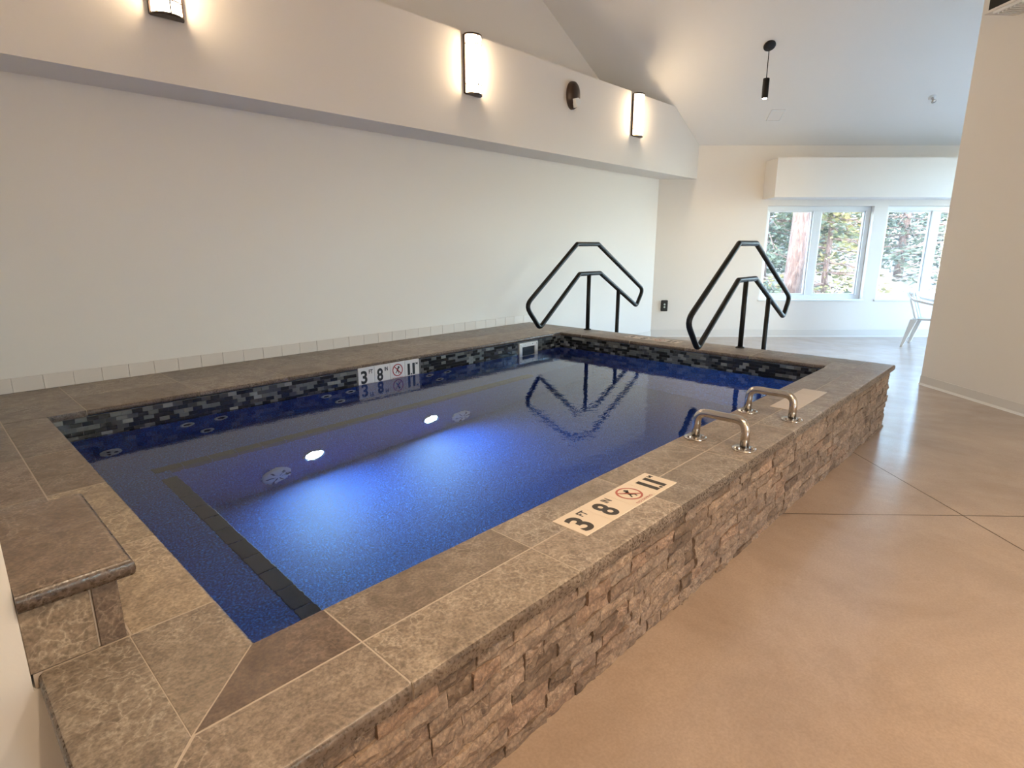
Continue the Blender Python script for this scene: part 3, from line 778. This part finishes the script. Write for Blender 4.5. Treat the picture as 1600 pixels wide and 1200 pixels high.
# ------------------------------------------------------------------ handrails and grab bars
def handrail(y, label, dx=0.0):
    r = tag(empty('handrail', (5.385, y, ZC)), label, 'handrail', 'black pool handrails')
    inv = Matrix.Translation((-5.385, -y, -ZC))
    pts = [(5.15, 1.485), (5.545, 1.485), (6.56 + dx, 0.925), (6.42 + dx, 0.725), (5.60, 1.162), (5.205, 1.162), (4.54 - dx, 0.625), (4.32 - dx, 0.875)]
    bm = bmesh.new(); tube(bm, fillet([(x, y, z) for x, z in pts], [0.012, 0.012, 0.07, 0.045, 0.012, 0.012, 0.05, 0.09], True), 0.024, 14, True)
    bm.transform(inv); mk('rail_loop', bm, M_BLACK, r, True)
    for x, z0, z1 in ((5.385, ZC, 1.162), (5.995, 0.0, 0.952)):
        bm = bmesh.new(); tube(bm, [Vector((x, y, z0)), Vector((x, y, z1))], 0.023, 14); bm.transform(inv); p_ = mk('post', bm, M_BLACK, r, True)
        bm = bmesh.new(); lathe(bm, [(0.042, 0), (0.042, 0.006), (0.03, 0.012), (0.024, 0.013)], (x, y, z0), (0, 0, 1), 20); bm.transform(inv); mk('base_flange', bm, M_BLACK, p_, True)
handrail(3.918, 'black tubular handrail on the pool end, beside the white side wall')
handrail(2.136, 'black tubular handrail in front of the window, nearer the outer pool corner', 0.05)

def grab(x, label):
    r = tag(empty('grab_bar', (x, 1.093, ZC)), label, 'grab bar', 'steel grab bars on the coping'); inv = Matrix.Translation((-x, -1.093, -ZC))
    bm = bmesh.new(); tube(bm, fillet([(x, 1.214, ZC + 0.01), (x, 1.214, 0.663), (x, 0.970, 0.663), (x, 0.970, ZC + 0.01)], 0.055, False, 8), 0.0205, 16)
    bm.transform(inv); mk('bar', bm, M_STEEL, r, True)
    for y in (1.214, 0.970):
        bm = bmesh.new(); lathe(bm, [(0.054, 0), (0.056, 0.004), (0.052, 0.008), (0.024, 0.010), (0.021, 0.012)], (x, y, ZC + 0.0005), (0, 0, 1), 28); bm.transform(inv); f = mk('flange', bm, M_STEEL, r, True)
        for t in (0.6, 2.7, 4.8):
            bm = bmesh.new(); lathe(bm, [(0.0095, 0.0), (0.0095, 0.009), (0.006, 0.012), (0, 0.012)], (x + 0.038 * math.cos(t), y + 0.038 * math.sin(t), ZC + 0.009), (0, 0, 1), 10); bm.transform(inv); mk('bolt', bm, M_STEEL, f, False)
grab(2.605, 'brushed steel grab bar between the beige depth marker and the other bar')
grab(3.255, 'brushed steel grab bar beside the pale blank plate on the coping')

# ------------------------------------------------------------------ wall lights
def sconce(loc, rz, label, group='lit half-round sconces on the bulkhead'):
    """a half-round lit wall lamp; local y points into the wall"""
    z0, z1, w, dpt = 0.0, 0.527, 0.094, 0.085
    r = tag(empty('wall_sconce', loc), label, 'sconce', group); r.rotation_euler = (0, 0, rz)
    def half(s, n_=14): return [(s * w * math.cos(math.pi * k / n_), -0.016 - s * dpt * math.sin(math.pi * k / n_)) for k in range(n_ + 1)]
    bm = bmesh.new(); box(bm, -0.1, 0.1, -0.015, -0.0005, z0 + 0.01, z1 - 0.01); mk('backplate', bm, M_BRONZE, r)
    bm = bmesh.new(); prism(bm, half(0.95), z0 + 0.018, z1 - 0.018); mk('diffuser', bm, M_SCONCE, r, False)
    for za, zb in ((z0, z0 + 0.016), (z1 - 0.016, z1)):
        bm = bmesh.new(); prism(bm, half(1.05), za, zb); bevel_all(bm, 0.002, 1); mk('end_cap', bm, M_BRONZE, r)
    def band(za, zb):
        bm = bmesh.new(); o_, i_ = half(1.02), half(0.94)
        for k in range(14):
            hexa(bm, [Vector((*p, za)) for p in (o_[k], o_[k + 1], i_[k + 1], i_[k])] + [Vector((*p, zb)) for p in (o_[k], o_[k + 1], i_[k + 1], i_[k])])
        mk('band', bm, M_BRONZE, r)
    band(z0 + 0.086, z0 + 0.094); band(z1 - 0.094, z1 - 0.086)
    for sx in (-1, 1):
        bm = bmesh.new(); box(bm, sx * 0.095 - 0.006, sx * 0.095 + 0.006, -0.026, -0.010, z0 + 0.01, z1 - 0.01); mk('side_strip', bm, M_BRONZE, r)
    bm = bmesh.new(); box(bm, -0.004, 0.004, -0.016 - dpt * 1.02, -0.016 - dpt * 0.93, z0 + 0.012, z1 - 0.012); mk('centre_bar', bm, M_BRONZE, r)
sconce((1.455, YB, 2.868), 0, 'lit half-round sconce cut off by the top edge of the photo')
sconce((4.10, YB, 2.868), 0, 'lit half-round sconce in the middle of the bulkhead, before the oval fixture')
sconce((7.03, YB, 2.868), 0, 'lit half-round sconce at the window end of the bulkhead')

for k, (p_, rz_, lb_) in enumerate((((0.1, -4.2, 2.6), math.pi, 'added fill sconce on the wall behind the viewer, outside the picture'), ((-0.30, -1.9, 2.6), math.pi / 2, 'added fill sconce on the wall left of the viewer, outside the picture'))):
    sconce(p_, rz_, lb_, 'added fill sconces on the walls behind the viewer')  # unseen sconces added for soft warm fill
r = tag(empty('emergency_light', (5.655, YB, 2.98)), 'dark bronze oval fixture with small white lens between two sconces', 'light fixture'); inv = Matrix.Translation((-5.655, -YB, -2.98))
bm = bmesh.new()
rings = []
for k, (s, dd) in enumerate(((1, 0), (1, 0.02), (0.94, 0.05), (0.8, 0.068), (0.5, 0.08), (0, 0.084))):
    if s == 0: rings.append([bm.verts.new((5.655, YB - dd, 3.14))]); continue
    rings.append([bm.verts.new((5.655 + 0.098 * s * math.cos(2 * math.pi * t / 28), YB - dd, 3.14 + 0.15 * s * math.sin(2 * math.pi * t / 28))) for t in range(28)])
for a, b in zip(rings[:-1], rings[1:]):
    for t in range(28):
        if len(b) == 1: bm.faces.new((a[t], a[(t + 1) % 28], b[0]))
        else: bm.faces.new((a[t], a[(t + 1) % 28], b[(t + 1) % 28], b[t]))
bm.transform(inv); mk('housing', bm, M_BRONZE, r, True)
bm = bmesh.new(); lens = [(0.055, 3.085), (0.045, 3.045), (0.02, 3.01), (-0.012, 3.005), (-0.035, 3.035), (-0.05, 3.085), (0.0, 3.098)]
a = [bm.verts.new((5.635 + x, YB - 0.115, z)) for x, z in lens]; b = [bm.verts.new((5.655 + x * 1.15, YB - 0.03, 3.06 + (z - 3.06) * 1.1)) for x, z in lens]
bm.faces.new(a); 
for k in range(7): bm.faces.new((a[k], a[(k + 1) % 7], b[(k + 1) % 7], b[k]))
bm.transform(inv); mk('lens', bm, M_PLASTIC, r)

# ------------------------------------------------------------------ pendant lamps
def pendant(x, y, z0, label, slope=True, watt=FILL_PENDANT_W, group='black cylinder pendants'):
    d = x * FW.x + y * FW.y; zt = min(zc(d), 4.75)
    r = tag(empty('pendant_light', (x, y, z0)), label, 'pendant light', group); inv = Matrix.Translation((-x, -y, -z0))
    ax = Vector((-FW.x * SL, -FW.y * SL, -1)).normalized() if zt < 4.74 else Vector((0, 0, -1))
    bm = bmesh.new(); lathe(bm, [(0.075, 0.001), (0.075, 0.014), (0.066, 0.022), (0, 0.024)], (x, y, zt), ax, 24); bm.transform(inv); mk('canopy', bm, M_BLACK, r, True)
    bm = bmesh.new(); tube(bm, [Vector((x, y, zt - 0.02)), Vector((x, y, z0 + 0.235))], 0.006, 8); bm.transform(inv); mk('cord', bm, M_BLACK, r)
    bm = bmesh.new(); lathe(bm, [(0, 0.24), (0.036, 0.24), (0.04, 0.235), (0.04, 0.0), (0.036, 0.0), (0.036, 0.02)], (x, y, z0), (0, 0, 1), 24); bm.transform(inv); mk('cylinder_shade', bm, M_BLACK, r, False)
    bm = bmesh.new(); lathe(bm, [(0.036, 0.012), (0.025, -0.004), (0, -0.008)], (x, y, z0), (0, 0, 1), 20); bm.transform(inv); mk('lens', bm, M_LAMP, r, True)
    l = bpy.data.lights.new('pendant_bulb', 'SPOT'); l.energy = watt; l.color = (1.0, 0.76, 0.52); l.spot_size = math.radians(118); l.spot_blend = 0.6; l.shadow_soft_size = 0.04
    lo = bpy.data.objects.new('pendant_bulb', l); COL.objects.link(lo); lo.parent = r; lo.location = (0, 0, -0.02)
pendant(8.172, 3.225, 3.34, 'black cylinder pendant hanging from the ceiling over the far rail', True, 12.0)
for x, y, lb_ in ((0.5, -0.6, 'first'), (1.8, -1.1, 'second'), (0.9, -2.9, 'third')):  # extra pendants out of view, added to fill the near side with warm light
    pendant(x, y, 3.75, lb_ + ' added black cylinder fill pendant over the walkway, counted from the viewer, outside the picture', False, FILL_PENDANT_W, 'added fill pendants over the walkway')

# ------------------------------------------------------------------ small things on ceiling and walls
SLN = (FW * -SL - UP).normalized()
def on_slope(d, u): return W(d, u, zc(d))
r = tag(empty('sprinkler', on_slope(8.78, 5.91)), 'small pale sprinkler head on the sloping ceiling', 'sprinkler')
for nm, pr, m in (('escutcheon', [(0.05, 0), (0.046, 0.008), (0.02, 0.014)], M_WHITE), ('sprinkler_body', [(0.014, 0.01), (0.014, 0.05), (0.006, 0.052), (0.006, 0.075)], M_STEEL), ('deflector', [(0.0, 0.075), (0.03, 0.075), (0.03, 0.079), (0, 0.081)], M_STEEL)):
    bm = bmesh.new(); lathe(bm, pr, (0, 0, 0), SLN, 20); mk(nm, bm, m, r, True)
r = tag(empty('access_panel', on_slope(9.03, 3.84)), 'faint square access panel set flush in the sloping ceiling', 'access panel')
e1 = RT; e2 = (FW - UP * SL).normalized()
bm = bmesh.new(); hexa(bm, [e1 * a_ + e2 * b_ + SLN * c_ for c_ in (-0.002, 0.006) for a_, b_ in ((-0.1, -0.1), (0.1, -0.1), (0.1, 0.1), (-0.1, 0.1))]); mk('panel', bm, M_CEIL, r)
bm = bmesh.new()
for q in ((-0.1, -0.09, -0.1, 0.1), (0.09, 0.1, -0.1, 0.1), (-0.1, 0.1, -0.1, -0.09), (-0.1, 0.1, 0.09, 0.1)):
    hexa(bm, [e1 * a_ + e2 * b_ + SLN * c_ for c_ in (0.005, 0.011) for a_, b_ in ((q[0], q[2]), (q[1], q[2]), (q[1], q[3]), (q[0], q[3]))])
mk('rim', bm, M_WHITE, r)

def on_wall(name, d, u, z, label, cat):
    r = tag(empty(name, W(d, u, z)), label, cat); r.rotation_euler = (0, 0, TH - math.pi / 2); return r   # local x along the wall, -y into the room
r = on_wall('power_outlet', 9.49, 2.505, 0.517, 'black power outlet on the far wall between the two handrails', 'outlet')
bm = bmesh.new(); box(bm, -0.055, 0.055, -0.03, 0, -0.09, 0.09); bevel_all(bm, 0.012, 2); mk('cover', bm, M_BLACK, r)
for z in (-0.022, 0.022):
    bm = bmesh.new(); lathe(bm, [(0.016, 0), (0.014, 0.004), (0, 0.005)], (0, -0.03, z), (0, -1, 0), 14); mk('socket', bm, M_GREYP, r)

# black duct box with grille high on the right-hand wall
r = tag(empty('air_duct', W(5.0, 4.35, 3.45)), 'black duct box with pale grille underneath, high on the right-hand wall', 'air duct'); inv = Matrix.Translation(-r.location)
dv = (W(R1[0], R1[1], 0) - W(R0[0], R0[1], 0)).normalized()
def dpt(s, n_, z): q = W(R0[0], R0[1], 0) + dv * s + nR * n_; return Vector((q.x, q.y, z))
def dbox(bm, s0, s1, n0, n1, z0, z1): hexa(bm, [dpt(s0, n0, z0), dpt(s1, n0, z0), dpt(s1, n1, z0), dpt(s0, n1, z0), dpt(s0, n0, z1), dpt(s1, n0, z1), dpt(s1, n1, z1), dpt(s0, n1, z1)])
bm = bmesh.new(); dbox(bm, 0.38, 3.0, 0.003, 0.265, 3.475, 4.1); bm.transform(inv); mk('duct_body', bm, M_BLACK, r)
bm = bmesh.new(); dbox(bm, 0.36, 3.02, 0.003, 0.285, 3.455, 3.475); bm.transform(inv); mk('bottom_panel', bm, M_WALL, r)
bm = bmesh.new(); dbox(bm, 0.46, 0.92, 0.05, 0.25, 3.449, 3.455); bm.transform(inv); mk('grille_opening', bm, M_DARKP, r)
for k in range(12):
    s = 0.47 + k * 0.038
    bm = bmesh.new(); dbox(bm, s, s + 0.014, 0.05, 0.25, 3.425, 3.449); bm.transform(inv); mk('grille_slat', bm, M_WHITE, r)
bm = bmesh.new()
for q in ((0.44, 0.94, 0.03, 0.05), (0.44, 0.94, 0.25, 0.27), (0.44, 0.46, 0.05, 0.25), (0.92, 0.94, 0.05, 0.25)): dbox(bm, *q, 3.436, 3.455)
bm.transform(inv); mk('grille_frame', bm, M_WHITE, r)

# ------------------------------------------------------------------ garden chair by the window
def chair():
    r = tag(empty('garden_chair', W(8.50, 6.25, 0)), 'white plastic garden chair by the window, half hidden by the wall', 'chair')
    f = (FW * -0.71 + RT * 0.70); r.rotation_euler = (0, 0, math.atan2(f.y, f.x))
    def P_(nm, bm, s=False): return mk(nm, bm, M_PLASTIC, r, s)
    bm = bmesh.new(); nx, ny = 8, 6; top = []; bot = []
    for i in range(nx + 1):
        x = -0.22 + 0.46 * i / nx
        for j in range(ny + 1):
            y = (-0.5 + j / ny) * (0.42 + 0.06 * i / nx); z = 0.40 + 0.03 * (i / nx) ** 2 + 0.03 * (abs(j / ny - 0.5) * 2) ** 3 - (0.03 if i == nx else 0)
            top.append(bm.verts.new((x, y, z))); bot.append(bm.verts.new((x, y, z - 0.014)))
    k = ny + 1
    for i in range(nx):
        for j in range(ny):
            q = (i * k + j, (i + 1) * k + j, (i + 1) * k + j + 1, i * k + j + 1); bm.faces.new([top[t] for t in q]); bm.faces.new([bot[t] for t in q[::-1]])
    rim = [j for j in range(k)] + [i * k + ny for i in range(1, nx + 1)] + [nx * k + j for j in range(ny - 1, -1, -1)] + [i * k for i in range(nx - 1, 0, -1)]
    for a_, b_ in zip(rim, rim[1:] + rim[:1]): bm.faces.new((top[a_], top[b_], bot[b_], bot[a_]))
    P_('seat', bm, True)
    for s in (-1, 1):
        for nm, pts in (('leg', [(-0.20, s * 0.20, 0.41), (-0.30, s * 0.25, 0.0)]), ('leg', [(0.21, s * 0.23, 0.42), (0.27, s * 0.26, 0.0)])):
            bm = bmesh.new(); a_, b_ = Vector(pts[0]), Vector(pts[1])
            hexa(bm, [b_ + Vector(v) for v in ((-.018, -.022, 0), (.018, -.022, 0), (.018, .022, 0), (-.018, .022, 0))] + [a_ + Vector(v) for v in ((-.045, -.036, 0), (.045, -.036, 0), (.045, .036, 0), (-.045, .036, 0))])
            bevel_all(bm, 0.008, 2); P_(nm, bm)
        bm = bmesh.new(); path = fillet([(0.25, s * 0.255, 0.41), (0.26, s * 0.27, 0.64), (0.0, s * 0.28, 0.655), (-0.24, s * 0.26, 0.70), (-0.33, s * 0.215, 0.80)], 0.08, False, 6)
        prev = None
        for p_ in path:
            ring = [bm.verts.new(p_ + Vector(v)) for v in ((0, -0.032, 0.012), (0, 0.032, 0.012), (0.008, 0.032, -0.020), (0.008, -0.032, -0.020))]
            if prev:
                for t in range(4): bm.faces.new((prev[t], prev[(t + 1) % 4], ring[(t + 1) % 4], ring[t]))
            else: bm.faces.new(ring)
            prev = ring
        bm.faces.new(prev[::-1]); P_('armrest', bm)
    def back_pt(y, h): return Vector((-0.215 - 0.145 * h + 0.10 * (abs(y) / 0.22) ** 2 * 0.6, y, 0.40 + 0.43 * h))
    for kk in range(7):
        y = -0.18 + kk * 0.06; bm = bmesh.new(); prev = None
        for h_ in (0, 0.25, 0.5, 0.75, 0.9):
            c = back_pt(y, h_); ring = [bm.verts.new(c + Vector(v)) for v in ((-0.008, -0.025, 0), (0.008, -0.025, 0), (0.008, 0.025, 0), (-0.008, 0.025, 0))]
            if prev:
                for t in range(4): bm.faces.new((prev[t], prev[(t + 1) % 4], ring[(t + 1) % 4], ring[t]))
            prev = ring
        P_('back_slat', bm)
    bm = bmesh.new(); prev = None
    for kk in range(11):
        y = -0.235 + kk * 0.047; c = back_pt(y, 0.95 - 0.12 * (abs(y) / 0.235) ** 2)
        ring = [bm.verts.new(c + Vector(v)) for v in ((-0.014, 0, -0.05), (0.012, 0, -0.05), (0.008, 0, 0.03), (-0.016, 0, 0.03))]
        if prev:
            for t in range(4): bm.faces.new((prev[t], prev[(t + 1) % 4], ring[(t + 1) % 4], ring[t]))
        else: bm.faces.new(ring)
        prev = ring
    bm.faces.new(prev[::-1]); P_('top_rail', bm, False)
chair()

# ------------------------------------------------------------------ outside: slope, trees
M_BARK = mat('reddish_bark', (0.20, 0.115, 0.085), 0.9)
c = coords(M_BARK, True, (6, 6, 1.6)); n_ = nd(M_BARK, 'ShaderNodeTexNoise', Scale=3.0, Detail=6.0, Distortion=1.0); lk(M_BARK, c, n_.inputs[0])
lk(M_BARK, ramp(M_BARK, n_.outputs[0], [(0.3, (0.05, 0.032, 0.028)), (0.5, (0.12, 0.068, 0.052)), (0.7, (0.20, 0.15, 0.135))]), P(M_BARK).inputs['Base Color']); bump(M_BARK, n_.outputs[0], 0.8, 0.05)
def leaf(name, c0, c1):
    m = mat(name, c0, 0.7); cc = coords(m); n_ = nd(m, 'ShaderNodeTexNoise', Scale=1.6, Detail=4.0); lk(m, cc, n_.inputs[0])
    lk(m, ramp(m, n_.outputs[0], [(0.35, c0), (0.65, c1)]), P(m).inputs['Base Color']); return m
M_FIR = leaf('blue_green_needles', (0.026, 0.040, 0.026), (0.085, 0.105, 0.066))
M_FIR2 = leaf('yellow_green_needles', (0.06, 0.075, 0.028), (0.24, 0.20, 0.07))
M_GROUND = leaf('forest_floor', (0.24, 0.19, 0.14), (0.42, 0.35, 0.29))
def gz(d): return -0.35 + max(0, d - 11) * 0.16
bm = bmesh.new(); ds = [9.8, 11, 14, 18, 24, 32, 45, 60]; us_ = [-25, -5, 5, 15, 30, 60]
grid = [[bm.verts.new(W(d, u, gz(d) + (random.uniform(-.25, .25) if d > 12 else 0))) for u in us_] for d in ds]
for i in range(len(ds) - 1):
    for j in range(len(us_) - 1): bm.faces.new((grid[i][j], grid[i + 1][j], grid[i + 1][j + 1], grid[i][j + 1]))
struct(mk('ground', bm, M_GROUND, None, True), 'pale sunlit hillside beyond the windows')

def conifer(d, u, H, rt_, reach, m, label, lo=0.6, dens=1.0, lean=0.0, cone=True):
    base = W(d, u, gz(d) - 0.2); r = tag(empty('conifer', base), label, 'tree', 'conifers outside the windows')
    bm = bmesh.new(); n_ = 8
    tp = [Vector((RT.x * lean * H * k / n_ + random.uniform(-.04, .04), RT.y * lean * H * k / n_ + random.uniform(-.04, .04), H * k / n_)) for k in range(n_ + 1)]
    tube(bm, tp, [rt_ * (1 - 0.9 * k / n_) + 0.01 for k in range(n_ + 1)], 10); mk('trunk', bm, M_BARK, r, True)
    V, F = [], []; BV = bmesh.new(); z = lo
    while z < H * 0.97:
        fr = z / H; ln = reach * (1 - fr if cone else (0.5 + 0.5 * math.sin(math.pi * min(1, fr + 0.2)))) + 0.15
        for b_ in range(random.randint(4, 6)):
            az = random.uniform(0, 2 * math.pi); l = ln * random.uniform(0.6, 1.1)
            dr = Vector((math.cos(az), math.sin(az), 0)); o_ = tp[0].lerp(tp[-1], fr); o_ = Vector((o_.x, o_.y, z))
            tip = o_ + dr * l + UP * (-0.22 * l + random.uniform(-.1, .15))
            if l > 0.5: tube(BV, [o_, o_.lerp(tip, 0.5) + UP * 0.06 * l, tip], [0.022, 0.014, 0.004], 5)
            k_ = int(26 * l * dens) + 3
            for _ in range(k_):
                t = random.uniform(0.15, 1.0); p_ = o_.lerp(tip, t) + Vector((random.gauss(0, .10), random.gauss(0, .10), random.gauss(-.05, .07)))
                a_ = Vector((random.gauss(0, 1), random.gauss(0, 1), random.gauss(0, .5))); a_ = (a_ * 0.5 + dr).normalized() * random.uniform(0.07, 0.16)
                w_ = a_.cross(Vector((random.gauss(0, 1), random.gauss(0, 1), random.gauss(0, 1)))).normalized() * random.uniform(0.018, 0.045)
                b0 = len(V); V += [p_ - a_ * 0.5, p_ + w_, p_ + a_, p_ - w_]; F.append((b0, b0 + 1, b0 + 2, b0 + 3))
        z += random.uniform(0.22, 0.36)
    mk('branches', BV, M_BARK, r)
    me = bpy.data.meshes.new('foliage'); me.from_pydata([tuple(v) for v in V], [], F); me.materials.append(m)
    o = link('foliage', me, r); o['kind'] = 'stuff'
conifer(13.6, 6.55, 13, 0.20, 1.5, M_FIR, 'tall conifer with a thick reddish trunk close to the first window', 3.0, 0.8, 0.012, False)
conifer(15.5, 6.6, 9, 0.12, 2.3, M_FIR, 'blue-green fir behind the thick reddish trunk', 0.3, 1.1)
conifer(15.0, 8.05, 5.5, 0.07, 1.5, M_FIR2, 'slim yellow-green fir seen through the second pane', 0.2, 0.9)
conifer(19.0, 9.4, 10, 0.12, 2.3, M_FIR, 'fir standing behind the slim yellow-green one', 0.4, 0.9)
conifer(17.5, 11.6, 10, 0.12, 1.9, M_FIR, 'dark fir centred in the second window', 0.8, 1.0)
conifer(22.0, 11.6, 11, 0.12, 2.2, M_FIR2, 'yellow-green fir far up the slope beyond the second window', 0.6, 0.8)
conifer(16.0, 12.0, 7, 0.10, 1.7, M_FIR, 'small fir at the wall edge of the second window', 0.3, 1.0)
conifer(24.0, 13.5, 12, 0.14, 2.6, M_FIR2, 'broad yellow-green fir highest on the slope', 0.4, 0.8)
conifer(18.5, 7.6, 10, 0.12, 2.4, M_FIR, 'fir behind the second pane of the first window', 0.3, 1.1)
conifer(26.0, 11.0, 12, 0.14, 2.8, M_FIR, 'tall dark fir on the upper slope', 0.3, 0.9)
conifer(27.0, 17.6, 12, 0.14, 2.8, M_FIR, 'tall dark fir on the upper slope, beyond the wall edge', 0.3, 0.9)
conifer(20.5, 13.6, 10, 0.12, 2.3, M_FIR, 'fir behind the small one at the wall edge', 0.3, 1.1)
conifer(21.0, 10.2, 11, 0.12, 2.2, M_FIR2, 'sunlit fir between the two windows on the slope', 0.4, 0.8)
